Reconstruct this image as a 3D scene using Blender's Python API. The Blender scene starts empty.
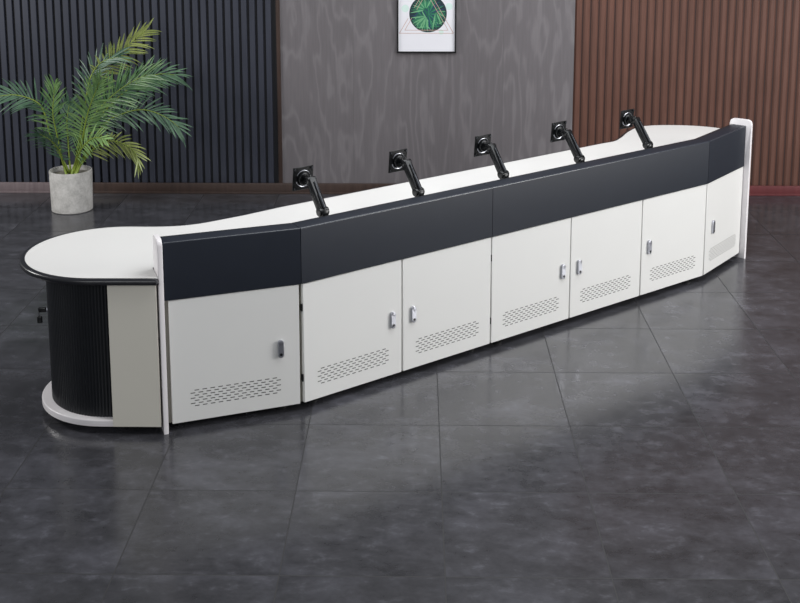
import bpy, bmesh, math, random
from mathutils import Vector, Matrix
random.seed(4)
PI = math.pi
SC = bpy.context.scene
COL = SC.collection

# ------------------------------------------------------------------ camera
cam_data = bpy.data.cameras.new('camera')
cam = bpy.data.objects.new('camera', cam_data)
COL.objects.link(cam)
cam_data.sensor_fit = 'HORIZONTAL'
cam_data.sensor_width = 36.0
cam_data.lens = 1182.4 / 800 * 36
cam_data.shift_x = 0.0
cam_data.shift_y = -(301.5 - 85.2) / 800       # view camera with a lowered back: keeps uprights nearly parallel
cam_data.clip_end = 60
cam.location = (0, 0, 2.482)
cam.rotation_euler = (PI / 2 - 0.1733, 0, 0.0143)
SC.camera = cam

# ------------------------------------------------------------------ world, lights, exposure
world = bpy.data.worlds.new('world')
SC.world = world
world.use_nodes = True
bg = world.node_tree.nodes['Background']
bg.inputs[0].default_value = (0.93, 0.96, 1.0, 1)
bg.inputs[1].default_value = 0.20


def area(name, loc, target, sx, sy, power, color=(1, 1, 1), spread=180):
    ld = bpy.data.lights.new(name, 'AREA')
    ld.shape = 'RECTANGLE'
    ld.size, ld.size_y = sx, sy
    ld.energy = power
    ld.color = color
    ld.spread = math.radians(spread)
    o = bpy.data.objects.new(name, ld)
    COL.objects.link(o)
    o.location = loc
    o.rotation_euler = (Vector(target) - Vector(loc)).to_track_quat('-Z', 'Y').to_euler()
    return o


area('key_softbox', (6.2, 5.0, 2.2), (0.6, 6.1, 0.5), 2.6, 2.6, 270, (1.0, 0.985, 0.97))
area('overhead_softbox', (1.2, 5.8, 4.2), (0.7, 5.9, 0.0), 4.4, 3.2, 200, (0.97, 0.985, 1.0))
area('front_softbox', (-3.0, -0.6, 3.2), (-1.0, 6.5, 0.8), 2.0, 2.0, 76, (0.97, 0.985, 1.0))
area('left_softbox', (-5.4, 6.3, 2.7), (-2.0, 8.8, 0.7), 1.1, 1.1, 135, (1.0, 0.99, 0.97))

SC.view_settings.view_transform = 'Standard'
SC.view_settings.look = 'None'
SC.view_settings.exposure = 0.0
SC.view_settings.gamma = 1.0
SC.view_settings.use_curve_mapping = False
SC.display_settings.display_device = 'sRGB'


# ------------------------------------------------------------------ materials
def srgb(r, g, b):
    f = lambda c: (c / 255 / 12.92) if c / 255 <= 0.04045 else ((c / 255 + 0.055) / 1.055) ** 2.4
    return (f(r), f(g), f(b), 1)


class NT:
    def __init__(s, name):
        s.m = bpy.data.materials.new(name)
        s.m.use_nodes = True
        s.t = s.m.node_tree
        s.b = s.t.nodes['Principled BSDF']

    def n(s, typ, **kw):
        nd = s.t.nodes.new(typ)
        for k, v in kw.items():
            if k.startswith('i_'):
                nd.inputs[k[2:].replace('_', ' ')].default_value = v
            else:
                setattr(nd, k, v)
        return nd

    def l(s, a, b):
        s.t.links.new(a, b)

    def math(s, op, a, b=None, c=None):
        nd = s.t.nodes.new('ShaderNodeMath')
        nd.operation = op
        for i, v in enumerate((a, b, c)):
            if v is None:
                continue
            if isinstance(v, (int, float)):
                nd.inputs[i].default_value = v
            else:
                s.l(v, nd.inputs[i])
        return nd.outputs[0]

    def mix(s, fac, a, b):
        nd = s.t.nodes.new('ShaderNodeMix')
        nd.data_type = 'RGBA'
        for sock, v in ((nd.inputs[0], fac), (nd.inputs[6], a), (nd.inputs[7], b)):
            if isinstance(v, (int, float, tuple)):
                sock.default_value = v
            else:
                s.l(v, sock)
        return nd.outputs[2]

    def ramp(s, fac, stops):
        nd = s.t.nodes.new('ShaderNodeValToRGB')
        e = nd.color_ramp.elements
        while len(e) < len(stops):
            e.new(0.5)
        for i, (p, c) in enumerate(stops):
            e[i].position = p
            e[i].color = c
        s.l(fac, nd.inputs[0])
        return nd.outputs[0]

    def pos(s, scale=(1, 1, 1)):
        g = s.n('ShaderNodeNewGeometry')
        mp = s.n('ShaderNodeMapping')
        mp.inputs['Scale'].default_value = scale
        s.l(g.outputs['Position'], mp.inputs[0])
        return mp.outputs[0]

    def noise(s, vec, scale, detail=4, rough=0.5, dist=0.0):
        nd = s.n('ShaderNodeTexNoise')
        s.l(vec, nd.inputs['Vector'])
        nd.inputs['Scale'].default_value = scale
        nd.inputs['Detail'].default_value = detail
        nd.inputs['Roughness'].default_value = rough
        nd.inputs['Distortion'].default_value = dist
        return nd.outputs[0]

    def bump(s, h, strength, dist):
        nd = s.n('ShaderNodeBump')
        nd.inputs['Strength'].default_value = strength
        nd.inputs['Distance'].default_value = dist
        s.l(h, nd.inputs['Height'])
        s.l(nd.outputs[0], s.b.inputs['Normal'])

    def base(s, col, rough=0.5, metal=0.0, spec=None):
        if isinstance(col, tuple):
            s.b.inputs['Base Color'].default_value = col
        else:
            s.l(col, s.b.inputs['Base Color'])
        if isinstance(rough, (int, float)):
            s.b.inputs['Roughness'].default_value = rough
        else:
            s.l(rough, s.b.inputs['Roughness'])
        s.b.inputs['Metallic'].default_value = metal
        if spec is not None:
            s.b.inputs['Specular IOR Level'].default_value = spec


def speckled(name, col, rough, amount=0.06, scale=60, metal=0.0, bump=0.0, spec=None):
    """near-uniform coating with a faint procedural mottling"""
    m = NT(name)
    f = m.noise(m.pos(), scale, 3)
    dark = tuple(c * (1 - amount) for c in col[:3]) + (1,)
    lite = tuple(min(1, c * (1 + amount)) for c in col[:3]) + (1,)
    m.base(m.mix(f, dark, lite), rough, metal, spec)
    if bump:
        m.bump(m.noise(m.pos(), scale * 6, 2), bump, 0.001)
    return m.m


M = {}
M['white'] = speckled('white_lacquer', srgb(226, 226, 224), 0.38, 0.015, 5)
M['worktop'] = speckled('white_worktop', srgb(226, 225, 223), 0.42, 0.015, 4)
M['carcass'] = speckled('grey_white_board', srgb(158, 156, 146), 0.5, 0.02, 5)
M['endwhite'] = speckled('bright_white_board', srgb(238, 234, 236), 0.3, 0.01, 5)
M['warmgrey'] = speckled('warm_white_board', srgb(232, 228, 216), 0.45, 0.02, 4)
M['charcoal'] = speckled('charcoal_leatherette', srgb(28, 33, 43), 0.50, 0.10, 14, bump=0.1, spec=0.34)
M['charcoalglint'] = speckled('charcoal_edge_highlight', srgb(48, 52, 60), 0.24, 0.05)  # lighter, glossier charcoal: the edge highlight is put into the colour
M['blacktrim'] = speckled('black_edging', srgb(30, 31, 36), 0.3, 0.05)
M['flute'] = speckled('black_tambour', srgb(20, 23, 28), 0.38, 0.05)
M['slot_shade'] = speckled('vent_slot_shade', srgb(70, 70, 68), 0.8, 0.05)
M['black'] = speckled('black_plastic', srgb(16, 17, 19), 0.32, 0.05)
M['blackmetal'] = speckled('black_painted_metal', srgb(20, 22, 24), 0.25, 0.05, metal=0.3)
M['chrome'] = speckled('brushed_steel', srgb(190, 192, 200), 0.28, 0.05, 80, metal=0.9)
M['gunmetal'] = speckled('gunmetal', srgb(70, 72, 76), 0.3, 0.05, 80, metal=0.8)
M['foot'] = speckled('rubber_foot', srgb(15, 15, 16), 0.6)
M['paper'] = speckled('print_paper', srgb(226, 226, 232), 0.5, 0.02, 8)
M['copper'] = speckled('pink_ink', srgb(196, 160, 150), 0.5)
M['stem'] = speckled('palm_stem', srgb(122, 140, 52), 0.5, 0.25, 20)
M['soil'] = speckled('soil', srgb(120, 116, 106), 0.9, 0.4, 60, bump=0.6)


def m_floor():
    m = NT('slate_tile_floor')
    T = 0.6
    g = m.n('ShaderNodeNewGeometry')
    sp = m.n('ShaderNodeSeparateXYZ')
    m.l(g.outputs['Position'], sp.inputs[0])
    X = m.math('DIVIDE', m.math('SUBTRACT', sp.outputs[0], 0.1072), T)
    Y = m.math('DIVIDE', m.math('SUBTRACT', sp.outputs[1], 3.8959), T)
    fx, fy = m.math('FRACT', X), m.math('FRACT', Y)
    ex = m.math('MINIMUM', fx, m.math('SUBTRACT', 1.0, fx))
    ey = m.math('MINIMUM', fy, m.math('SUBTRACT', 1.0, fy))
    edge = m.math('MINIMUM', ex, ey)
    grout = m.math('LESS_THAN', edge, 0.0042)
    soft = m.n('ShaderNodeMapRange')
    m.l(edge, soft.inputs[0])
    soft.inputs[1].default_value = 0.0
    soft.inputs[2].default_value = 0.03
    cid = m.n('ShaderNodeCombineXYZ')
    m.l(m.math('FLOOR', X), cid.inputs[0])
    m.l(m.math('FLOOR', Y), cid.inputs[1])
    wn = m.n('ShaderNodeTexWhiteNoise')
    wn.noise_dimensions = '3D'
    m.l(cid.outputs[0], wn.inputs['Vector'])
    # each tile carries its own piece of the cloudy print
    off = m.n('ShaderNodeVectorMath')
    off.operation = 'SCALE'
    m.l(wn.outputs['Color'], off.inputs[0])
    off.inputs['Scale'].default_value = 9.0
    add = m.n('ShaderNodeVectorMath')
    add.operation = 'ADD'
    m.l(off.outputs[0], add.inputs[0])
    m.l(m.pos((1, 1.35, 1)), add.inputs[1])
    v = add.outputs[0]
    big = m.noise(v, 3.2, 6, 0.62, 0.3)
    fine = m.noise(v, 13, 5, 0.62, 0.2)
    c1 = m.ramp(big, [(0.28, srgb(44, 44, 47)), (0.50, srgb(60, 60, 64)), (0.72, srgb(86, 86, 93))])
    c2 = m.ramp(fine, [(0.36, srgb(42, 42, 45)), (0.58, srgb(64, 64, 69)), (0.80, srgb(112, 112, 122))])
    c = m.mix(0.38, c1, c2)
    tint = m.math('MULTIPLY_ADD', wn.outputs['Value'], 0.20, 0.90)
    hsv = m.n('ShaderNodeHueSaturation')
    m.l(tint, hsv.inputs['Value'])
    m.l(c, hsv.inputs['Color'])
    c = m.mix(grout, hsv.outputs[0], srgb(30, 30, 33))
    rr = m.math('MULTIPLY_ADD', fine, 0.20, 0.10)
    rr = m.math('MAXIMUM', rr, m.math('MULTIPLY', grout, 0.7))
    m.base(c, rr, 0, 0.6)
    h = m.math('ADD', m.math('MULTIPLY', soft.outputs[0], 0.25), m.math('MULTIPLY', fine, 0.25))
    m.bump(h, 0.15, 0.002)
    return m.m


def m_greywood():
    m = NT('grey_wood_panel')
    g = m.n('ShaderNodeNewGeometry')
    sp = m.n('ShaderNodeSeparateXYZ')
    m.l(g.outputs['Position'], sp.inputs[0])
    board = m.math('FLOOR', m.math('DIVIDE', m.math('ADD', sp.outputs[0], 1.0875), 0.588))
    wn = m.n('ShaderNodeTexWhiteNoise')
    wn.noise_dimensions = '1D'
    m.l(board, wn.inputs['W'])
    cb = m.n('ShaderNodeCombineXYZ')
    m.l(m.math('MULTIPLY_ADD', wn.outputs['Value'], 7.0, sp.outputs[0]), cb.inputs[0])
    m.l(m.math('MULTIPLY', wn.outputs['Value'], 5.0), cb.inputs[1])
    m.l(m.math('MULTIPLY', sp.outputs[2], 0.20), cb.inputs[2])
    n1 = m.noise(cb.outputs[0], 2.4, 4, 0.5, 0.15)
    rings = m.math('SINE', m.math('MULTIPLY', n1, 80.0))
    rings = m.math('POWER', m.math('MULTIPLY_ADD', rings, 0.5, 0.5), 3.0)
    cb2 = m.n('ShaderNodeCombineXYZ')
    m.l(m.math('MULTIPLY', sp.outputs[0], 1.0), cb2.inputs[0])
    m.l(m.math('MULTIPLY', sp.outputs[2], 0.05), cb2.inputs[2])
    fib = m.noise(cb2.outputs[0], 70, 4, 0.65)
    f = m.math('ADD', m.math('MULTIPLY_ADD', rings, 0.25, 0.20), m.math('MULTIPLY', fib, 0.50))
    cloud = m.noise(cb.outputs[0], 1.4, 3)
    f = m.math('ADD', f, m.math('MULTIPLY', m.math('SUBTRACT', cloud, 0.5), 0.5))
    c = m.ramp(f, [(0.15, srgb(92, 88, 91)), (0.55, srgb(107, 103, 106)), (0.95, srgb(126, 122, 125))])
    bx = m.math('FRACT', m.math('DIVIDE', m.math('ADD', sp.outputs[0], 1.0875), 0.588))
    seam = m.math('LESS_THAN', bx, 0.006)
    c = m.mix(m.math('MULTIPLY', seam, 0.45), c, srgb(80, 78, 80))
    m.base(c, 0.5, 0, 0.4)
    m.bump(fib, 0.1, 0.001)
    return m.m


def m_slat(name, a, b, scale, rough):
    m = NT(name)
    f = m.noise(m.pos((1, 1, 0.06)), scale, 4, 0.6)
    g = m.noise(m.pos((1, 1, 0.7)), 2.2, 3, 0.5)
    f = m.math('ADD', m.math('MULTIPLY', f, 0.6), m.math('MULTIPLY', g, 0.4))
    m.base(m.ramp(f, [(0.3, a), (0.7, b)]), rough, 0, 0.4)
    return m.m


def m_concrete():
    m = NT('concrete_pot')
    p = m.pos()
    f = m.noise(p, 14, 6, 0.6)
    s = m.noise(p, 70, 2, 0.5)
    k = m.math('ADD', m.math('MULTIPLY', f, 0.7), m.math('MULTIPLY', s, 0.3))
    m.base(m.ramp(k, [(0.3, srgb(150, 148, 145)), (0.55, srgb(186, 184, 181)), (0.75, srgb(206, 204, 202))]), 0.85)
    m.bump(s, 0.3, 0.002)
    return m.m


def m_leaf(name, a, b):
    m = NT(name)
    f = m.noise(m.pos(), 9, 3)
    oi = m.n('ShaderNodeObjectInfo')
    k = m.math('ADD', m.math('MULTIPLY', f, 0.8), m.math('MULTIPLY', oi.outputs['Random'], 0.25))
    m.base(m.ramp(k, [(0.3, a), (0.75, b)]), 0.38)
    tr = m.n('ShaderNodeBsdfTranslucent')
    tr.inputs[0].default_value = b
    mx = m.n('ShaderNodeMixShader')
    mx.inputs[0].default_value = 0.2
    out = m.t.nodes['Material Output']
    m.l(m.b.outputs[0], mx.inputs[1])
    m.l(tr.outputs[0], mx.inputs[2])
    m.l(mx.outputs[0], out.inputs[0])
    return m.m


M['floor'] = m_floor()
M['greywood'] = m_greywood()
M['darkslat'] = m_slat('dark_blue_slats', srgb(44, 47, 58), srgb(56, 59, 70), 40, 0.45)
M['brownslat'] = m_slat('brown_slats', srgb(84, 56, 47), srgb(107, 74, 63), 45, 0.5)
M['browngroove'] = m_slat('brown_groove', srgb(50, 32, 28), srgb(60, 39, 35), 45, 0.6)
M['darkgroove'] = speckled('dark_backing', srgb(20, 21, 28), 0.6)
M['basewood'] = m_slat('dark_brown_baseboard', srgb(50, 40, 37), srgb(78, 63, 57), 30, 0.35)
M['basegrey'] = m_slat('pale_grey_baseboard', srgb(96, 84, 86), srgb(130, 118, 120), 30, 0.35)  # paler pinkish grey for the far left stretch
M['basered'] = m_slat('red_brown_baseboard', srgb(90, 44, 47), srgb(108, 56, 58), 30, 0.4)
M['concrete'] = m_concrete()
M['leaf_mid'] = m_leaf('palm_leaf_green', srgb(56, 96, 58), srgb(150, 184, 118))
M['leaf_dark'] = m_leaf('palm_leaf_dark', srgb(42, 74, 58), srgb(112, 146, 116))
M['leaf_light'] = m_leaf('palm_leaf_yellow', srgb(104, 124, 62), srgb(190, 200, 124))
M['art_back'] = speckled('art_dark_teal', srgb(24, 44, 52), 0.5, 0.2, 30)
M['art_green'] = speckled('art_green', srgb(46, 122, 88), 0.5, 0.2, 30)
M['art_deep'] = speckled('art_deep_green', srgb(24, 92, 72), 0.5, 0.2, 30)
M['art_blue'] = speckled('art_blue', srgb(30, 58, 88), 0.5, 0.2, 30)
M['art_pale'] = speckled('art_pale_green', srgb(108, 166, 122), 0.5, 0.2, 30)
M['art_mint'] = speckled('art_mint', srgb(206, 226, 220), 0.5, 0.02, 30)


# ------------------------------------------------------------------ mesh helpers (verts are given in world space)
def bm_box(bm, c, s, R=None, bevel=0.0, seg=2, mi=0):
    r = bmesh.ops.create_cube(bm, size=1)
    vs = r['verts']
    mat = Matrix.Translation(c) @ (R.to_4x4() if R else Matrix.Identity(4)) @ Matrix.Diagonal((s[0], s[1], s[2], 1))
    bmesh.ops.transform(bm, matrix=mat, verts=vs)
    fs = list({f for v in vs for f in v.link_faces})
    for f in fs:
        f.material_index = mi
    if bevel:
        es = list({e for f in fs for e in f.edges})
        out = bmesh.ops.bevel(bm, geom=es, offset=bevel, segments=seg, affect='EDGES', profile=0.5)
        for f in out['faces']:
            f.material_index = mi
    return vs


def bm_cyl(bm, a, b, r1, r2=None, seg=20, mi=0, bevel=0.0, cap=True):
    a, b = Vector(a), Vector(b)
    r2 = r1 if r2 is None else r2
    d = b - a
    r = bmesh.ops.create_cone(bm, cap_ends=cap, segments=seg, radius1=r1, radius2=r2, depth=d.length)
    vs = r['verts']
    bmesh.ops.transform(bm, matrix=Matrix.Translation((a + b) / 2) @ d.to_track_quat('Z', 'Y').to_matrix().to_4x4(), verts=vs)
    fs = list({f for v in vs for f in v.link_faces})
    for f in fs:
        f.material_index = mi
    if bevel:
        es = [e for f in fs if len(f.verts) > 4 for e in f.edges]
        out = bmesh.ops.bevel(bm, geom=list(set(es)), offset=bevel, segments=2, affect='EDGES', profile=0.5)
        for f in out['faces']:
            f.material_index = mi
    return vs


def bm_prism(bm, pts, z0, z1, mi=0, bevel=0.0, which='all', seg=3):
    """vertical prism over a plan outline"""
    lo = [bm.verts.new((x, y, z0)) for x, y in pts]
    hi = [bm.verts.new((x, y, z1)) for x, y in pts]
    n = len(pts)
    fs = [bm.faces.new(lo[::-1]), bm.faces.new(hi)]
    for i in range(n):
        fs.append(bm.faces.new((lo[i], lo[(i + 1) % n], hi[(i + 1) % n], hi[i])))
    for f in fs:
        f.material_index = mi
    bmesh.ops.recalc_face_normals(bm, faces=fs)
    if bevel:
        es = []
        if which in ('all', 'top'):
            es += list(fs[1].edges)
        if which in ('all', 'bottom'):
            es += list(fs[0].edges)
        if which == 'every':
            es = list({e for f in fs for e in f.edges})
        out = bmesh.ops.bevel(bm, geom=es, offset=bevel, segments=seg, affect='EDGES', profile=0.5)
        for f in out['faces']:
            f.material_index = mi
    return fs


def bm_tube(bm, pts, radii, seg=8, mi=0):
    pts = [Vector(p) for p in pts]
    rings = []
    for i, p in enumerate(pts):
        t = (pts[min(i + 1, len(pts) - 1)] - pts[max(i - 1, 0)]).normalized()
        q = t.to_track_quat('Z', 'Y').to_matrix()
        r = radii[i] if isinstance(radii, (list, tuple)) else radii
        rings.append([bm.verts.new(p + q @ Vector((r * math.cos(2 * PI * k / seg), r * math.sin(2 * PI * k / seg), 0))) for k in range(seg)])
    for a, b in zip(rings, rings[1:]):
        for k in range(seg):
            f = bm.faces.new((a[k], a[(k + 1) % seg], b[(k + 1) % seg], b[k]))
            f.material_index = mi
    for rg, rev in ((rings[0], True), (rings[-1], False)):
        f = bm.faces.new(rg[::-1] if rev else rg)
        f.material_index = mi


def wloc(o):
    p = Vector((0, 0, 0))
    while o is not None:
        p += o.location
        o = o.parent
    return p


def obj(name, bm, mats, parent=None, origin=None, smooth=40):
    me = bpy.data.meshes.new(name)
    o = bpy.data.objects.new(name, me)
    base = wloc(parent) if parent else Vector((0, 0, 0))
    if origin is None:
        xs = [v.co for v in bm.verts]
        origin = Vector(((min(v.x for v in xs) + max(v.x for v in xs)) / 2, (min(v.y for v in xs) + max(v.y for v in xs)) / 2, min(v.z for v in xs)))
    origin = Vector(origin)
    bmesh.ops.translate(bm, verts=bm.verts, vec=-origin)
    bmesh.ops.recalc_face_normals(bm, faces=bm.faces)
    bm.to_mesh(me)
    bm.free()
    if not isinstance(mats, (list, tuple)):
        mats = [mats]
    for m in mats:
        me.materials.append(m)
    if smooth:
        for p in me.polygons:
            p.use_smooth = True
        me.set_sharp_from_angle(angle=math.radians(smooth))
    COL.objects.link(o)
    o.parent = parent
    o.location = origin - base
    return o


def thing(name, label, cat, loc, group=None):
    o = bpy.data.objects.new(name, None)
    COL.objects.link(o)
    o.location = loc
    o.empty_display_size = 0.1
    o['label'] = label
    o['category'] = cat
    if group:
        o['group'] = group
    return o


def structure(o):
    o['kind'] = 'structure'
    return o


def copy_tree(src, parent=None):
    c = src.copy()
    COL.objects.link(c)
    c.parent = parent
    for ch in list(src.children):
        copy_tree(ch, c)
    return c


# ------------------------------------------------------------------ the room
WALL = 9.17
bm = bmesh.new()
bm_box(bm, (0, 4.1, -0.05), (12, 10.6, 0.1))
structure(obj('floor', bm, M['floor'], smooth=0))

XA, XB = -1.069, 1.230       # edges of the grey panelling
TOP = 3.3
bm = bmesh.new()
bm_box(bm, ((XA + XB) / 2, WALL + 0.05, TOP / 2), (XB - XA, 0.1, TOP))
structure(obj('wall_back', bm, M['greywood'], smooth=0))


def slat_wall(name, x0, x1, pitch, w, d, mats, y0, bev):
    bm = bmesh.new()
    bm_box(bm, ((x0 + x1) / 2, y0 + 0.06, TOP / 2), (x1 - x0, 0.08, TOP), mi=1)
    n = int(round((x1 - x0) / pitch))
    for i in range(n):
        cx = x0 + pitch * (i + 0.5)
        a, b = cx - w / 2, cx + w / 2
        # ribbed board: flat crest with chamfered flanks
        pts = [(a, y0 + 0.02), (a + bev, y0 + 0.02 - d), (b - bev, y0 + 0.02 - d), (b, y0 + 0.02)]
        bm_prism(bm, pts, 0.0, TOP, mi=0)
    return structure(obj(name, bm, mats, smooth=0))


slat_wall('wall_back_left', -4.997, XA - 0.03, 0.0634, 0.047, 0.018, [M['darkslat'], M['darkgroove']], WALL - 0.004, 0.003)
slat_wall('wall_back_right', XB, XB + 0.0625 * 60, 0.0625, 0.051, 0.011, [M['brownslat'], M['browngroove']], WALL - 0.004, 0.012)
bm = bmesh.new()
bm_box(bm, (XA - 0.015, WALL + 0.03, TOP / 2), (0.03, 0.09, TOP), bevel=0.002)
structure(obj('trim_1', bm, M['basewood']))


def baseboard(name, x0, x1, h, mat):
    bm = bmesh.new()
    bm_box(bm, ((x0 + x1) / 2, WALL - 0.026, h / 2), (x1 - x0, 0.022, h), bevel=0.003)
    bm_box(bm, ((x0 + x1) / 2, WALL - 0.040, 0.008), (x1 - x0, 0.006, 0.016), bevel=0.001)
    return structure(obj(name, bm, mat))


baseboard('baseboard_far_left', -5.0, -2.80, 0.085, M['basegrey'])
baseboard('baseboard_left', -2.797, XB - 0.002, 0.085, M['basewood'])
baseboard('baseboard_right', XB, 5.0, 0.078, M['basered'])

# ------------------------------------------------------------------ the console: plan geometry
O = Vector((-0.5324, 5.239))
ANG = math.atan2(0.15, 0.1876)
U = Vector((math.cos(ANG), math.sin(ANG)))
V = Vector((-U.y, U.x))
DW = 0.5963
LEN = 5 * DW
ZB, ZD, ZT = 0.036, 0.627, 0.896     # underside, band bottom, band top
TT, TB = 0.742, 0.714                # worktop
J = [Vector((-1.123, 5.006))] + [O + U * DW * k for k in range(6)] + [Vector((2.144, 7.562))]
NODES = [J[0], J[1], J[6], J[7]]


def P(u, v):
    return O + U * u + V * v


def mirror(p):
    d = Vector(p) - O
    return P(LEN - d.dot(U), d.dot(V))


def nrm(a, b):
    d = (b - a).normalized()
    return Vector((-d.y, d.x))


SEGN = [nrm(NODES[i], NODES[i + 1]) for i in range(3)]


def off(k, t):
    """node k of the bent front line moved back by t, mitred at the bends"""
    if k == 0:
        return NODES[0] + SEGN[0] * t
    if k == 3:
        return NODES[3] + SEGN[2] * t
    n = (SEGN[k - 1] + SEGN[k]).normalized()
    return NODES[k] + n * (t / n.dot(SEGN[k]))


def front(j, t):
    """joint j (0..7) moved back by t"""
    if j == 0:
        return off(0, t)
    if j == 1:
        return off(1, t)
    if j == 6:
        return off(2, t)
    if j == 7:
        return off(3, t)
    return J[j] + SEGN[1] * t


T2 = lambda v: (v.x, v.y)
TH = 0.104       # thickness of the charcoal band with its black backing
TF = 0.094


def lerp(a, b, t):
    return a + (b - a) * t


def rot_frame(a, b):
    d = (b - a).normalized()
    n = Vector((-d.y, d.x))
    return Matrix(((d.x, n.x, 0), (d.y, n.y, 0), (0, 0, 1)))   # columns: along, back, up


def make_door(parent, ja, jb, ga, gb, lock_side, body_label=None):
    """flush cabinet door between joints ja and jb; ga/gb gaps at its sides"""
    A, B = J[ja], J[jb]
    L = (B - A).length
    d = (B - A).normalized()
    n = Vector((-d.y, d.x))
    R = rot_frame(A, B)
    a, b = A + d * ga, A + d * (L - gb)
    bm = bmesh.new()
    c = (a + b) / 2 + n * (0.003 + 0.009)
    h = ZD - 0.004 - ZB
    bm_box(bm, (c.x, c.y, ZB + h / 2), ((b - a).length, 0.018, h), R, bevel=0.0015, seg=1, mi=0)
    # vent: seven staggered rows of dark strips, painting the shade inside slots
    pit = 0.0366
    x0 = L * 0.5 - 5.5 * pit
    for r in range(7):          # staggered rows
        odd = r % 2
        z = 0.146 + (r - 3) * 0.0125
        cnt = 12 if odd else 11
        for k in range(cnt):
            x = x0 + k * pit + (0 if odd else pit * 0.5)
            p = A + d * x + n * 0.0034
            bm_box(bm, (p.x, p.y, z), (0.021, 0.0012, 0.0042), R, mi=1)
    door = obj('door', bm, [M['white'], M['slot_shade']], parent)
    # lock plate
    f = L - 0.064 if lock_side == 'r' else 0.066
    if ja == 0:
        f = L - 0.105
    if ja == 6:
        f = 0.108
    p = A + d * f - n * 0.004
    bm = bmesh.new()
    for z, rr in ((0.355, 0.0135), (0.297, 0.0135)):
        q0, q1 = A + d * f + n * 0.003, A + d * f - n * 0.011
        bm_cyl(bm, (q0.x, q0.y, z), (q1.x, q1.y, z), rr, seg=20, bevel=0.002)
    bm_box(bm, (p.x, p.y, 0.326), (0.027, 0.014, 0.058), R, bevel=0.001, seg=1)
    lock = obj('lock_plate', bm, M['chrome'], door)
    bm = bmesh.new()
    q0, q1 = A + d * f - n * 0.010, A + d * f - n * 0.013
    bm_cyl(bm, (q0.x, q0.y, 0.300), (q1.x, q1.y, 0.300), 0.0065, seg=14)
    obj('keyhole', bm, M['black'], lock)
    return door


def make_cabinet(label, ja, jb, doors, group=None, extra=None, body_poly=None):
    A, B = J[ja], J[jb]
    c = (front(ja, 0) + front(jb, 0)) / 2 + nrm(A, B) * 0.3
    t = thing('control_desk_cabinet', label, 'cabinet', (c.x, c.y, 0), group)
    # carcass
    bm = bmesh.new()
    g = 0.0015
    d = (B - A).normalized()

    def q(j, tt, s):
        return T2(front(j, tt) + d * (g if s else -g))
    if body_poly is None:
        low = [q(ja, 0.0225, 1), q(jb, 0.0225, 0), q(jb, 0.66, 0), q(ja, 0.66, 1)]
        up = [q(ja, TH + 0.004, 1), q(jb, TH + 0.004, 0), q(jb, 0.66, 0), q(ja, 0.66, 1)]
    else:
        low, up = body_poly(g)
    bm_prism(bm, low, ZB, ZD - 0.002)
    bm_prism(bm, up, ZD - 0.002, TB - 0.001)
    obj('carcass', bm, M['carcass'], t)
    # charcoal upper panel with softened front edge
    bm = bmesh.new()
    pts = [Vector(q(ja, 0, 1)), Vector(q(jb, 0, 0)), Vector(q(jb, TF, 0)), Vector(q(ja, TF, 1))]
    fs = bm_prism(bm, [T2(p) for p in pts], ZD, ZT)
    top = fs[1]
    es = []
    for e in top.edges:
        m = (e.verts[0].co + e.verts[1].co) / 2
        if abs((Vector((m.x, m.y)) - (pts[0] + pts[1]) / 2).length) < 0.01 or abs((Vector((m.x, m.y)) - (pts[2] + pts[3]) / 2).length) < 0.01:
            es.append(e)
    bv = bmesh.ops.bevel(bm, geom=es, offset=0.0055, segments=3, affect='EDGES', profile=0.5)
    for f in bv['faces']:
        f.material_index = 1
    obj('upper_panel', bm, [M['charcoal'], M['charcoalglint']], t)
    bm = bmesh.new()
    bm_prism(bm, [q(ja, TF + 0.0003, 1), q(jb, TF + 0.0003, 0), q(jb, TH, 0), q(ja, TH, 1)], ZD, ZT - 0.002)
    obj('rear_board', bm, M['black'], t)['label'] = 'thin black backing behind the charcoal band'
    for (a, b, ga, gb, side) in doors:
        make_door(t, a, b, ga, gb, side)
    # hinges in the gap at joints j1 and j3
    for hj, sgn in extra or []:
        dd = d * sgn * 0.0045
        for z in (0.16, 0.508):
            bm = bmesh.new()
            p = front(hj, 0.009) + dd
            bm_cyl(bm, (p.x, p.y, z - 0.018), (p.x, p.y, z + 0.018), 0.0035, seg=12, bevel=0.0008)
            bm_box(bm, (p.x + SEGN[1].x * 0.007, p.y + SEGN[1].y * 0.007, z), (0.004, 0.008, 0.03), rot_frame(A, B))
            obj('hinge', bm, M['blackmetal'], t)
    # feet
    lw = [Vector(p) for p in low]
    cc = sum(lw, Vector((0, 0))) / len(lw)
    for p in (lw[0], lw[1], lw[2], lw[3]):
        w = p + (cc - p).normalized() * 0.10
        bm = bmesh.new()
        bm_cyl(bm, (w.x, w.y, 0.0), (w.x, w.y, 0.008), 0.026, seg=20)
        bm_cyl(bm, (w.x, w.y, 0.008), (w.x, w.y, ZB), 0.014, seg=16)
        obj('foot', bm, M['foot'], t)
    return t


def poly_left(g):
    a = off(1, 0.66)
    d0 = (NODES[1] - NODES[0]).normalized()
    lo = [T2(off(0, 0.0225) + d0 * g), T2(off(1, 0.0225) - d0 * g), T2(a - d0 * g), (-1.15, 5.62), T2(off(0, 0.12) + d0 * g)]
    up = [T2(off(0, TH + 0.004) + d0 * g), T2(off(1, TH + 0.004) - d0 * g), T2(a - d0 * g), (-1.15, 5.62), T2(off(0, 0.12) + d0 * g)]
    return lo, up


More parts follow.
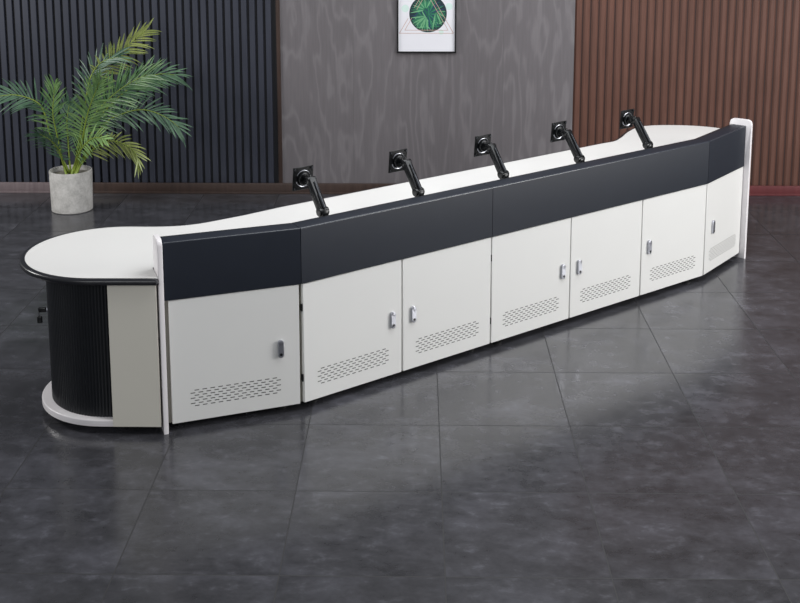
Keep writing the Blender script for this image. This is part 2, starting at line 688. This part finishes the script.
def poly_right(g):
    a = off(2, 0.66)
    d0 = (NODES[3] - NODES[2]).normalized()
    m1 = mirror((-1.15, 5.62))
    m2 = mirror((-1.36, 5.62))
    m3 = mirror((-1.36, 5.16))
    lo = [T2(off(2, 0.0225) + d0 * g), T2(off(3, 0.0225) - d0 * g), T2(off(3, 0.15) - d0 * g), T2(m3), T2(m2), T2(m1), T2(a + d0 * g)]
    up = [T2(off(2, TH + 0.004) + d0 * g), T2(off(3, TH + 0.004) - d0 * g), T2(off(3, 0.15) - d0 * g), T2(m3), T2(m2), T2(m1), T2(a + d0 * g)]
    return lo, up


cab_l = make_cabinet('angled single-door white cabinet nearest the round desk end, charcoal band above', 0, 1,
                     [(0, 1, 0.020, 0.013, 'r')], 'front cabinets of the control desk', body_poly=poly_left)
cab_m1 = make_cabinet('two-door white cabinet with charcoal band, straight run beside the angled left cabinet', 1, 3,
                      [(1, 2, 0.010, 0.0045, 'r'), (2, 3, 0.0045, 0.0045, 'l')], 'front cabinets of the control desk', extra=[(1, 1)])
cab_m2 = make_cabinet('three-door white cabinet, widest of the desk, with one long charcoal band', 3, 6,
                      [(3, 4, 0.0045, 0.004, 'r'), (4, 5, 0.004, 0.0045, 'l'), (5, 6, 0.0045, 0.006, 'l')],
                      'front cabinets of the control desk', extra=[(3, 1)])
cab_r = make_cabinet('angled single-door white cabinet at the far right end, beside brown slatted wall', 6, 7,
                     [(6, 7, 0.006, 0.006, 'l')], 'front cabinets of the control desk', body_poly=poly_right)


def end_panel(label, node, seg, sgn, z1, v0, th):
    """upright white end board, rounded upper corners; thickness outward along the run"""
    n = SEGN[seg]
    d = Vector((n.y, -n.x)) * sgn
    base = NODES[node]
    v1 = 0.112
    r = 0.028
    prof = [(v0, 0.0), (v1, 0.0)]
    for k in range(9):
        a = PI / 2 * k / 8
        prof.append((v1 - r + r * math.cos(a), z1 - r + r * math.sin(a)))
    for k in range(9):
        a = PI / 2 + PI / 2 * k / 8
        prof.append((v0 + r + r * math.cos(a), z1 - r + r * math.sin(a)))
    bm = bmesh.new()
    s0, s1 = base + d * 0.001, base + d * (0.001 + th)
    A = [bm.verts.new((*(s0 + n * v), z)) for v, z in prof]
    B = [bm.verts.new((*(s1 + n * v), z)) for v, z in prof]
    f1 = bm.faces.new(A)
    f2 = bm.faces.new(B[::-1])
    k = len(prof)
    for i in range(k):
        bm.faces.new((A[i], B[i], B[(i + 1) % k], A[(i + 1) % k]))
    bmesh.ops.bevel(bm, geom=list(f1.edges) + list(f2.edges), offset=0.003, segments=2, affect='EDGES', profile=0.5)
    o = obj('end_board', bm, M['endwhite'])
    o['label'] = label
    o['category'] = 'desk end panel'
    o['group'] = 'upright end boards of the control desk'
    return o


end_panel('slim white upright board with rounded top at the near left end, beside fluted black drum', 0, 0, -1, 0.912, -0.014, 0.022)
end_panel('slim white upright board with rounded top at far right end, against brown slats', 3, 2, 1, 0.934, -0.034, 0.024)

# ------------------------------------------------------------------ worktop
C0 = Vector((-1.447, 5.368))
RT = 0.416


def catmull(pts, n=8):
    out = []
    for i in range(len(pts) - 1):
        p0 = pts[max(i - 1, 0)]
        p1, p2 = pts[i], pts[i + 1]
        p3 = pts[min(i + 2, len(pts) - 1)]
        for k in range(n):
            t = k / n
            out.append(0.5 * ((2 * p1) + (p2 - p0) * t + (2 * p0 - 5 * p1 + 4 * p2 - p3) * t * t + (3 * p1 - p0 - 3 * p2 + p3) * t ** 3))
    out.append(pts[-1])
    return out


def lobe(scurve):
    """from the front corner at the end board, round the lobe, to the straight back edge"""
    L = []
    for k in range(0, 33):
        a = -PI / 2 - PI * k / 32
        L.append(C0 + Vector((math.cos(a), math.sin(a))) * RT)
    L += catmull([L[-1]] + [Vector(p) for p in scurve])[1:]
    return L


scv = [(-1.31, 5.785), (-1.20, 5.803), (-1.11, 5.845), (-1.02, 5.912), (-0.925, 5.985)]
VB = 0.842
d0 = Vector((SEGN[0].y, -SEGN[0].x))
d2 = Vector((SEGN[2].y, -SEGN[2].x))
BT = 0.0245


def plan(e):
    """worktop outline; e pushes the edges that meet the band and the end boards outward"""
    lead = [off(1, 0.1135), off(0, 0.1135) - d0 * (BT - e), off(0, -0.020) - d0 * (BT - e)]
    a = [Vector((-1.142 + e, 4.955))] + lobe(scv) + [P(0.40, VB)]
    b = [P(LEN - 0.62, VB)] + catmull([Vector(p) for p in ((1.235, 7.735), (1.313, 7.795), (1.372, 7.90), (1.444, 8.070), (1.528, 8.218), (1.60, 8.285),
         (1.69, 8.322), (1.82, 8.333), (1.96, 8.318), (2.09, 8.27), (2.20, 8.18), (2.27, 8.05), (2.285, 7.90), (2.25, 7.78), (2.17, 7.68))], 6)
    tail = [off(3, 0.1135) + d2 * (BT + 0.002 - e), off(2, 0.1135)]
    return lead[1:] + a + b + tail + [lead[0]]


def clean(pts, eps=0.004):
    out = []
    for p in pts:
        if not out or (p - out[-1]).length > eps:
            out.append(p)
    if (out[0] - out[-1]).length < eps:
        out.pop()
    return out


outline = clean(plan(0.0))
area2 = sum(outline[i].x * outline[(i + 1) % len(outline)].y - outline[(i + 1) % len(outline)].x * outline[i].y for i in range(len(outline)))
FLIP = area2 < 0
if FLIP:
    outline = outline[::-1]
outer = clean(plan(0.024))
if FLIP:
    outer = outer[::-1]


def inset(pts, t):
    n = len(pts)
    out = []
    for i in range(n):
        a, b, c = pts[i - 1], pts[i], pts[(i + 1) % n]
        n1 = Vector((-(b - a).y, (b - a).x)).normalized()
        n2 = Vector((-(c - b).y, (c - b).x)).normalized()
        m = n1 + n2
        m = m.normalized() if m.length > 1e-6 else n1
        out.append(b + m * (t / max(0.5, m.dot(n1))))
    return out


cw = P(LEN / 2, 0.5)
desk = thing('curved_worktop', 'long white worktop with black rounded edge and round lobed ends behind the charcoal band', 'worktop', (cw.x, cw.y, TB))
bm = bmesh.new()
bm_prism(bm, [T2(p) for p in outline], TB, TT - 0.001, bevel=0.011, which='all', seg=4)
obj('black_edging', bm, M['blacktrim'], desk)


bm = bmesh.new()
bm_prism(bm, [T2(p) for p in inset(outer, 0.025)], TT - 0.0025, TT + 0.0005)
obj('white_surface', bm, M['worktop'], desk)['label'] = 'matt white top surface'

# ------------------------------------------------------------------ round end pedestal
C1 = Vector((-1.427, 5.350))
CF = Vector((-1.412, 5.350))
RP, RF = 0.362, 0.330
ped = thing('round_end_cabinet', 'round-ended desk cabinet with black fluted tambour front and white plinth ring, far left', 'cabinet', (C0.x, C0.y, 0))
XR = -1.205
# plinth ring
pl = [(XR, C1.y - RP)]
for k in range(41):
    a = -PI / 2 - PI * k / 40
    pl.append((C1.x + RP * math.cos(a), C1.y + RP * math.sin(a)))
pl.append((XR, C1.y + RP))
bm = bmesh.new()
bm_prism(bm, pl, ZB, 0.066, bevel=0.006, which='top', seg=3)
obj('plinth', bm, M['endwhite'], ped)
# fluted tambour: half cylinder with real ribs
bm = bmesh.new()
ribs = 68
prof = []
XS = -1.366
N = ribs * 6
for i in range(N + 1):
    a = -PI / 2 - PI * i / N
    r = RF - 0.0035 * abs(math.cos(PI * ribs * i / N)) ** 6
    prof.append(Vector((CF.x + r * math.cos(a), CF.y + r * math.sin(a))))
straight = []
ns = 3 * 6
for i in range(ns, 0, -1):
    x = CF.x + (XS - CF.x) * i / ns
    r = RF - 0.0035 * abs(math.cos(PI * 3 * i / ns)) ** 6
    straight.append(Vector((x, CF.y - r)))
prof = straight + prof
prof = prof + [Vector((XS, CF.y + RF)), Vector((XS, CF.y + RF - 0.03))]
inner = [Vector((CF.x + (RF - 0.03) * math.cos(-PI / 2 - PI * i / 40), CF.y + (RF - 0.03) * math.sin(-PI / 2 - PI * i / 40))) for i in range(40, -1, -1)]
prof = prof + inner + [Vector((XS, CF.y - RF + 0.03))]
bm_prism(bm, [T2(p) for p in prof], 0.0665, TB - 0.001)
obj('tambour', bm, M['flute'], ped, smooth=0)['label'] = 'black vertically fluted curved front'
# plain board beside the tambour
bm = bmesh.new()
bm_box(bm, ((-1.369 - 1.152) / 2, 4.993, (ZB + TB) / 2), (0.217, 0.018, TB - ZB - 0.002), bevel=0.001, seg=1)
obj('side_board', bm, M['warmgrey'], ped)['label'] = 'plain warm white board'
bm = bmesh.new()
bm_box(bm, ((-1.362 + XR) / 2, 5.345, (0.0665 + TB) / 2), (XR + 1.362, 0.67, TB - 0.0665 - 0.002))
obj('inner_carcass', bm, M['carcass'], ped)
for dx, dy in ((0.12, -0.25), (0.12, 0.25), (-0.2, -0.1), (-0.2, 0.15)):
    bm = bmesh.new()
    bm_cyl(bm, (CF.x + dx, CF.y + dy, 0), (CF.x + dx, CF.y + dy, 0.008), 0.026)
    bm_cyl(bm, (CF.x + dx, CF.y + dy, 0.008), (CF.x + dx, CF.y + dy, ZB), 0.014)
    obj('foot', bm, M['foot'], ped)
# lock with key on the far flank of the drum
hx, hy, hz = -1.768, 5.41, 0.430
bm = bmesh.new()
bm_cyl(bm, (hx + 0.030, hy, hz), (hx - 0.014, hy, hz), 0.012, seg=20, bevel=0.001)
lk = obj('lock', bm, M['chrome'], ped)
lk['label'] = 'small chrome lock barrel'
bm = bmesh.new()
bm_box(bm, (hx - 0.036, hy, hz), (0.040, 0.012, 0.024), bevel=0.005, seg=3)
k1 = obj('key_head', bm, M['black'], lk)
bm = bmesh.new()
bm_tube(bm, [(hx - 0.050, hy, hz - 0.008), (hx - 0.054, hy, hz - 0.020), (hx - 0.052, hy, hz - 0.032)], 0.002, seg=8)
bm_box(bm, (hx - 0.051, hy, hz - 0.050), (0.026, 0.010, 0.036), bevel=0.005, seg=3)
obj('key_fob', bm, M['black'], lk)

# ------------------------------------------------------------------ monitor arms
R3 = Matrix(((U.x, V.x, 0), (U.y, V.y, 0), (0, 0, 1)))


def make_arm(u, label):
    p = P(u + 0.010, 0.137)
    t = thing('monitor_arm', label, 'monitor arm', (p.x, p.y, TT), 'monitor arms along the worktop')

    def W(a, b, z):            # local (along, back, up) to world
        q = P(u + 0.010 + a, 0.137 + b)
        return Vector((q.x, q.y, TT + z))
    # base plate and post
    bm = bmesh.new()
    c = W(0, 0, 0.007)
    bm_box(bm, c, (0.10, 0.044, 0.013), R3, bevel=0.003)
    obj('base_plate', bm, M['black'], t)
    bm = bmesh.new()
    bm_cyl(bm, W(0, 0, 0.013), W(0, 0, 0.105), 0.017, seg=20)
    bm_cyl(bm, W(0, 0, 0.013), W(0, 0, 0.030), 0.021, seg=20, bevel=0.002)
    obj('post', bm, M['chrome'], t)
    # turning joint
    bm = bmesh.new()
    bm_cyl(bm, W(0, 0, 0.100), W(0, 0, 0.138), 0.022, seg=24, bevel=0.003)
    bm_box(bm, W(0, 0.010, 0.146), (0.036, 0.040, 0.038), R3, bevel=0.005)
    bm_cyl(bm, W(-0.026, 0.018, 0.158), W(0.026, 0.018, 0.158), 0.021, seg=20, bevel=0.002)
    obj('swivel_joint', bm, M['blackmetal'], t)
    # gas-spring arm: main shell, top cover, gas strut underneath
    a0, a1 = (0.018, 0.158), (0.118, 0.294)
    dv, dz = a1[0] - a0[0], a1[1] - a0[1]
    ln = math.hypot(dv, dz)
    tilt = math.atan2(dz, dv)
    Rx = R3 @ Matrix(((1, 0, 0), (0, math.cos(tilt), -math.sin(tilt)), (0, math.sin(tilt), math.cos(tilt))))
    bm = bmesh.new()
    m = W(0, (a0[0] + a1[0]) / 2, (a0[1] + a1[1]) / 2)
    bm_box(bm, m, (0.043, ln + 0.010, 0.040), Rx, bevel=0.008, seg=3)
    for s in (-1, 1):
        bm_box(bm, m + Rx @ Vector((s * 0.022, 0.0, 0.0)), (0.003, ln * 0.80, 0.012), Rx, bevel=0.001, seg=1)
    arm = obj('spring_arm', bm, M['blackmetal'], t)
    bm = bmesh.new()
    bm_box(bm, m + Rx @ Vector((0, 0.01, -0.021)), (0.024, ln * 0.62, 0.010), Rx, bevel=0.003)
    obj('arm_cover', bm, M['black'], arm)
    bm = bmesh.new()
    s0, s1 = m + Rx @ Vector((0, -ln * 0.46, 0.026)), m + Rx @ Vector((0, ln * 0.38, 0.024))
    bm_cyl(bm, s0, lerp(s0, s1, 0.55), 0.0075, seg=14)
    bm_cyl(bm, lerp(s0, s1, 0.5), s1, 0.0045, seg=12)
    obj('gas_strut', bm, M['gunmetal'], arm)
    # tip joint
    bm = bmesh.new()
    tip = W(0, a1[0], a1[1])
    bm_cyl(bm, W(-0.024, a1[0], a1[1]), W(0.024, a1[0], a1[1]), 0.017, seg=20, bevel=0.002)
    bm_cyl(bm, W(0, a1[0] + 0.016, a1[1] - 0.028), W(0, a1[0] + 0.016, a1[1] + 0.022), 0.013, seg=20, bevel=0.002)
    bm_cyl(bm, W(0, a1[0] + 0.01, a1[1]), W(0, a1[0] + 0.062, a1[1] - 0.004), 0.013, seg=18)
    obj('tip_joint', bm, M['blackmetal'], t)
    # screen plate
    pb, pz = a1[0] + 0.068, a1[1] - 0.006
    Rp = R3 @ Matrix.Rotation(math.radians(5), 3, 'X')
    pc = W(0, pb, pz)
    bm = bmesh.new()
    # square frame with open slots around a round boss
    s = 0.058
    for sx, sz, w, h in ((0, s - 0.006, 2 * s, 0.014), (0, -s + 0.006, 2 * s, 0.014), (s - 0.006, 0, 0.014, 2 * s), (-s + 0.006, 0, 0.014, 2 * s)):
        bm_box(bm, pc + Rp @ Vector((sx, 0.004, sz)), (w, 0.004, h), Rp, bevel=0.001, seg=1)
    for a in (PI / 4, -PI / 4):
        bm_box(bm, pc + Rp @ Vector((0, 0.004, 0)), (2 * s * 1.25, 0.004, 0.024), Rp @ Matrix.Rotation(a, 3, 'Y'), bevel=0.001, seg=1)
    bm_box(bm, pc + Rp @ Vector((0, 0.0045, 0)), (0.088, 0.003, 0.088), Rp, bevel=0.001, seg=1)
    plate = obj('screen_plate', bm, M['black'], t)
    bm = bmesh.new()
    bm_cyl(bm, pc + Rp @ Vector((0, 0.004, 0)), pc + Rp @ Vector((0, -0.016, 0)), 0.034, 0.030, seg=28, bevel=0.003)
    obj('tilt_hub', bm, M['blackmetal'], plate)
    bm = bmesh.new()
    ring0 = [pc + Rp @ Vector((0.041 * math.cos(q), -0.001, 0.041 * math.sin(q))) for q in [PI * 1.1 + PI * 0.8 * k / 12 for k in range(13)]]
    bm_tube(bm, ring0, 0.003, seg=8)
    ring1 = [pc + Rp @ Vector((0.041 * math.cos(q), -0.001, 0.041 * math.sin(q))) for q in [PI * 0.15 + PI * 0.7 * k / 12 for k in range(13)]]
    bm_tube(bm, ring1, 0.002, seg=8)
    obj('hub_ring', bm, M['chrome'], plate)
    for a, b in ((1, 1), (1, -1), (-1, 1), (-1, -1)):
        bm = bmesh.new()
        c = pc + Rp @ Vector((a * 0.049, 0.003, b * 0.049))
        e = pc + Rp @ Vector((a * 0.049, -0.005, b * 0.049))
        bm_cyl(bm, c, e, 0.0055, seg=12)
        obj('screw', bm, M['gunmetal'], plate)
    return t


LBL = ['black monitor arm nearest the left end, in front of dark brown baseboard',
       'second black monitor arm from the left, below the framed print',
       'middle one of the five black monitor arms, above the joint of the long charcoal bands',
       'fourth black monitor arm, its plate before the edge of grey wall and brown slats',
       'rightmost black monitor arm, wholly in front of the brown slatted wall']
arm0 = make_arm(0.218, LBL[0])
for i in range(1, 5):
    c = copy_tree(arm0)
    s = U * (0.5905 * i)
    c.location = (arm0.location.x + s.x, arm0.location.y + s.y, arm0.location.z)
    c['label'] = LBL[i]

# ------------------------------------------------------------------ framed print on the grey wall
FX0, FX1, FZ0, FZ1 = -0.154, 0.307, 1.137, 1.79
fy = WALL
pic = thing('framed_print', 'framed botanical print, palm leaves in a circle over a thin triangle, on grey wall', 'picture', ((FX0 + FX1) / 2, fy - 0.012, FZ0))
bm = bmesh.new()
w = 0.011
dpt = 0.026
yc = fy - dpt / 2 - 0.0005
bm_box(bm, ((FX0 + FX1) / 2, yc, FZ0 + w / 2), (FX1 - FX0, dpt, w), bevel=0.001, seg=1)
bm_box(bm, ((FX0 + FX1) / 2, yc, FZ1 - w / 2), (FX1 - FX0, dpt, w), bevel=0.001, seg=1)
bm_box(bm, (FX0 + w / 2, yc, (FZ0 + FZ1) / 2), (w, dpt, FZ1 - FZ0), bevel=0.001, seg=1)
bm_box(bm, (FX1 - w / 2, yc, (FZ0 + FZ1) / 2), (w, dpt, FZ1 - FZ0), bevel=0.001, seg=1)
obj('frame', bm, M['black'], pic)
bm = bmesh.new()
py = fy - 0.012
bm_box(bm, ((FX0 + FX1) / 2, py + 0.002, (FZ0 + FZ1) / 2), (FX1 - FX0 - 2 * w + 0.002, 0.004, FZ1 - FZ0 - 2 * w + 0.002), mi=0)
ccx, ccz, cr = 0.087, 1.444, 0.146


def flat_poly(bm, pts, y, mi):
    f = bm.faces.new([bm.verts.new((x, y, z)) for x, z in pts])
    f.material_index = mi


# faint mint smudges of the print
rnd = random.Random(3)
for (sx, sz, sr) in ((-0.09, 1.485, 0.03), (0.25, 1.50, 0.028), (0.19, 1.30, 0.02)):
    flat_poly(bm, [(sx + sr * math.cos(2 * PI * k / 12), sz + sr * math.sin(2 * PI * k / 12)) for k in range(12)], py - 0.0002, 5)
flat_poly(bm, [(ccx + cr * math.cos(2 * PI * k / 64), ccz + cr * math.sin(2 * PI * k / 64)) for k in range(64)], py - 0.0006, 2)


def inside_len(x, z, dx, dz, want):
    b = (x - ccx) * dx + (z - ccz) * dz
    c = (x - ccx) ** 2 + (z - ccz) ** 2 - (cr * 0.99) ** 2
    disc = b * b - c
    return max(0.0, min(want, -b + math.sqrt(max(disc, 0))))


yy = py - 0.0009
def blade(x, z, a, L, hw, mi):
    global yy
    pts = [(x, z)]
    for t, w in ((0.15, 0.7), (0.4, 1.0), (0.75, 0.7)):
        pts.append((x + math.cos(a) * L * t - math.sin(a) * hw * w, z + math.sin(a) * L * t + math.cos(a) * hw * w))
    pts.append((x + math.cos(a) * L, z + math.sin(a) * L))
    for t, w in ((0.75, 0.7), (0.4, 1.0), (0.15, 0.7)):
        pts.append((x + math.cos(a) * L * t + math.sin(a) * hw * w, z + math.sin(a) * L * t - math.cos(a) * hw * w))
    if all((px - ccx) ** 2 + (pz - ccz) ** 2 < (cr * 0.995) ** 2 for px, pz in pts):
        yy -= 0.000004
        flat_poly(bm, pts, yy, mi)


# overlapping palm fans: dark blue-green first, pale blades last
for rx, rz, dr, n, mis in ((0.05, -0.02, 3.3, 16, (6, 7, 6)), (-0.05, 0.05, 5.6, 16, (7, 6, 6)), (0.02, -0.10, 1.7, 18, (3, 6, 4)), (-0.06, -0.04, 4.9, 14, (3, 4, 3)),
                           (0.00, 0.00, 0.0, 15, (7, 3, 6)), (-0.02, 0.03, 2.2, 14, (3, 4, 3)), (0.06, 0.02, 5.5, 10, (4, 3, 6)), (-0.01, -0.02, 4.1, 9, (4, 3, 4))):
    for k in range(n):
        a = dr + (k - n / 2) * 0.19
        x, z = ccx + rx + 0.012 * math.cos(a), ccz + rz + 0.012 * math.sin(a)
        L = inside_len(x, z, math.cos(a), math.sin(a), rnd.uniform(0.11, 0.22)) * 0.985
        if L > 0.03:
            blade(x, z, a, L, min(0.0058, L * 0.05), mis[k % 3])
# triangle outlines, pulled over the circle on the right
yt = yy - 0.0003


def stroke(p, q, wd):
    dx, dz = q[0] - p[0], q[1] - p[1]
    l = math.hypot(dx, dz)
    nx, nz = -dz / l * wd / 2, dx / l * wd / 2
    flat_poly(bm, [(p[0] + nx, p[1] + nz), (q[0] + nx, q[1] + nz), (q[0] - nx, q[1] - nz), (p[0] - nx, p[1] - nz)], yt, 1)


tl, tr_, tz = -0.135, 0.286, 1.291
for ins in (0.0, 0.024):
    a = (tl + ins * 1.73, tz + ins)
    b = (tr_ - ins * 1.73, tz + ins)
    ap = ((a[0] + b[0]) / 2, tz + ins + (b[0] - a[0]) * 0.866)
    stroke(a, b, 0.0035)
    stroke(a, (a[0] + (ap[0] - a[0]) * 0.32, a[1] + (ap[1] - a[1]) * 0.32), 0.0035)
    stroke(b, ap, 0.0035)
    stroke(lerp(Vector(a), Vector(ap), 0.55), ap, 0.0035)
obj('print', bm, [M['paper'], M['copper'], M['art_back'], M['art_green'], M['art_pale'], M['art_mint'], M['art_deep'], M['art_blue']], pic, smooth=0)

# ------------------------------------------------------------------ potted palm
PX, PY = -2.617, 8.665
plant = thing('potted_palm', 'green feathery palm in a round grey concrete pot before the dark slatted wall', 'potted plant', (PX, PY, 0))
bm = bmesh.new()
seg = 48
prf = [(0.0, 0.002), (0.146, 0.0), (0.152, 0.006), (0.159, 0.306), (0.157, 0.311), (0.149, 0.311), (0.147, 0.306), (0.144, 0.262), (0.0, 0.262)]
rings = []
for r, z in prf:
    if r == 0:
        rings.append([bm.verts.new((PX, PY, z))])
    else:
        rings.append([bm.verts.new((PX + r * math.cos(2 * PI * k / seg), PY + r * math.sin(2 * PI * k / seg), z)) for k in range(seg)])
for a, b in zip(rings, rings[1:]):
    for k in range(seg):
        if len(a) == 1:
            bm.faces.new((a[0], b[k], b[(k + 1) % seg]))
        elif len(b) == 1:
            bm.faces.new((a[k], b[0], a[(k + 1) % seg]))
        else:
            bm.faces.new((a[k], a[(k + 1) % seg], b[(k + 1) % seg], b[k]))
obj('pot', bm, M['concrete'], plant)['label'] = 'round grey concrete pot'
bm = bmesh.new()
bm_cyl(bm, (PX, PY, 0.2625), (PX, PY, 0.276), 0.1435, seg=40)
obj('soil', bm, M['soil'], plant)

FR = [
 [(-2.648, 8.66, 0.34), (-2.741, 8.65, 0.543), (-2.787, 8.64, 0.76), (-2.847, 8.63, 0.845), (-2.991, 8.62, 0.892), (-3.145, 8.61, 0.878)],
 [(-2.664, 8.66, 0.34), (-2.695, 8.63, 0.586), (-2.708, 8.6, 0.745), (-2.684, 8.57, 0.902), (-2.651, 8.54, 1.065)],
 [(-2.618, 8.66, 0.34), (-2.633, 8.693, 0.534), (-2.644, 8.727, 0.681), (-2.623, 8.76, 0.829)],
 [(-2.664, 8.66, 0.34), (-2.675, 8.593, 0.479), (-2.717, 8.527, 0.571), (-2.796, 8.46, 0.645)],
 [(-2.572, 8.66, 0.34), (-2.503, 8.61, 0.553), (-2.434, 8.56, 0.776), (-2.345, 8.51, 0.966), (-2.267, 8.46, 1.123)],
 [(-2.557, 8.66, 0.34), (-2.493, 8.635, 0.586), (-2.357, 8.61, 0.797), (-2.134, 8.585, 0.983), (-1.858, 8.56, 1.108)],
 [(-2.557, 8.66, 0.34), (-2.5, 8.69, 0.766), (-2.375, 8.72, 1.051), (-2.187, 8.75, 1.229), (-1.969, 8.78, 1.406)],
 [(-2.58, 8.66, 0.34), (-2.477, 8.672, 0.846), (-2.434, 8.685, 1.026), (-2.351, 8.698, 1.13), (-2.232, 8.71, 1.166)],
 [(-2.542, 8.66, 0.34), (-2.4, 8.698, 0.688), (-2.158, 8.735, 0.927), (-1.936, 8.772, 1.028), (-1.68, 8.81, 0.976)],
 [(-2.542, 8.66, 0.34), (-2.354, 8.66, 0.65), (-2.207, 8.66, 0.742), (-2.033, 8.66, 0.773), (-1.848, 8.66, 0.697), (-1.702, 8.66, 0.544)],
 [(-2.542, 8.66, 0.34), (-2.408, 8.61, 0.492), (-2.265, 8.56, 0.557), (-2.12, 8.51, 0.516), (-2.052, 8.46, 0.437), (-2.075, 8.41, 0.313)],
 [(-2.588, 8.66, 0.34), (-2.493, 8.567, 0.501), (-2.374, 8.473, 0.599), (-2.261, 8.38, 0.605)],
]
# start of leaflets along the spine, leaflet length, material, plane roll (deg), pairs
FP = [(0.50, 0.19, 'leaf_dark', 10, 20), (0.40, 0.19, 'leaf_mid', -15, 20), (0.34, 0.17, 'leaf_dark', 20, 18), (0.30, 0.16, 'leaf_dark', -25, 17),
      (0.36, 0.22, 'leaf_mid', 15, 26), (0.40, 0.25, 'leaf_mid', -12, 28), (0.62, 0.17, 'leaf_light', 30, 22), (0.55, 0.19, 'leaf_dark', -20, 20),
      (0.45, 0.20, 'leaf_dark', 12, 26), (0.34, 0.17, 'leaf_dark', -10, 26), (0.30, 0.16, 'leaf_light', 18, 22), (0.28, 0.15, 'leaf_mid', -30, 17)]
TRIM = [1.0, 0.90, 0.95, 0.95, 0.86, 0.92, 0.93, 1.0, 0.90, 0.90, 0.84, 0.95]


def leaflet(bm, base, dirn, nor, ln, wd, droop, mi):
    side = dirn.cross(nor).normalized()
    rows = []
    K = 5
    for k in range(K + 1):
        t = k / K
        p = base + dirn * ln * t - Vector((0, 0, 1)) * droop * t * t * ln + nor * 0.0
        w = wd * (math.sin(PI * min(1, (t * 0.86 + 0.13))) ** 0.8) * 0.5 if k < K else 0.0004
        rows.append([bm.verts.new(p - side * w), bm.verts.new(p - nor * w * 0.35), bm.verts.new(p + side * w)])
    for a, b in zip(rows, rows[1:]):
        for s in (0, 1):
            f = bm.faces.new((a[s], a[s + 1], b[s + 1], b[s]))
            f.material_index = mi


for fi, (pts, (s0, ll, mat, roll, pairs)) in enumerate(zip(FR, FP)):
    rnd = random.Random(20 + fi)
    b0 = Vector(pts[0])
    root = Vector((PX + (b0.x - PX) * 0.55, PY + (b0.y - PY) * 0.5 + rnd.uniform(-0.03, 0.03), 0.272))
    cur = catmull([root] + [Vector(p) for p in pts], 8)
    cur = cur[:max(6, int(len(cur) * TRIM[fi]))]
    n = len(cur)
    bm = bmesh.new()
    bm_tube(bm, cur, [0.0085 * (1 - 0.85 * i / (n - 1)) + 0.0008 for i in range(n)], seg=7, mi=1)
    # arc length table
    acc = [0.0]
    for a, b in zip(cur, cur[1:]):
        acc.append(acc[-1] + (b - a).length)
    tot = acc[-1]

    def at(s):
        s = max(0, min(1, s)) * tot
        for i in range(n - 1):
            if acc[i + 1] >= s:
                t = (s - acc[i]) / max(1e-6, acc[i + 1] - acc[i])
                return cur[i].lerp(cur[i + 1], t), (cur[min(i + 1, n - 1)] - cur[max(i - 1, 0)]).normalized()
        return cur[-1], (cur[-1] - cur[-2]).normalized()
    for k in range(pairs):
        t = k / (pairs - 1)
        for sd in (-1, 1):
            s = s0 + (1 - s0) * (t + rnd.uniform(-0.012, 0.012))
            p, tg = at(s)
            view = Vector((0, -1, 0.15)).normalized()
            view = Matrix.Rotation(math.radians(roll), 3, tg) @ view
            sv = tg.cross(view).normalized()
            nor = sv.cross(tg).normalized()
            ang = math.radians(62 - 44 * t + rnd.uniform(-6, 6))
            dv = (tg * math.cos(ang) + sv * sd * math.sin(ang) + nor * rnd.uniform(-0.05, 0.30)).normalized()
            L = ll * (0.55 + 0.55 * math.sin(PI * (0.18 + 0.62 * t))) * rnd.uniform(0.88, 1.08)
            if t > 0.9:
                L *= 0.85
            leaflet(bm, p, dv, nor, L, 0.0122 + 0.003 * rnd.random(), rnd.uniform(0.05, 0.32), 0)
    for v in bm.verts:
        if v.co.y > WALL - 0.06:
            v.co.y = WALL - 0.06
    obj('frond', bm, [M[mat], M['stem']], plant, origin=root, smooth=60)
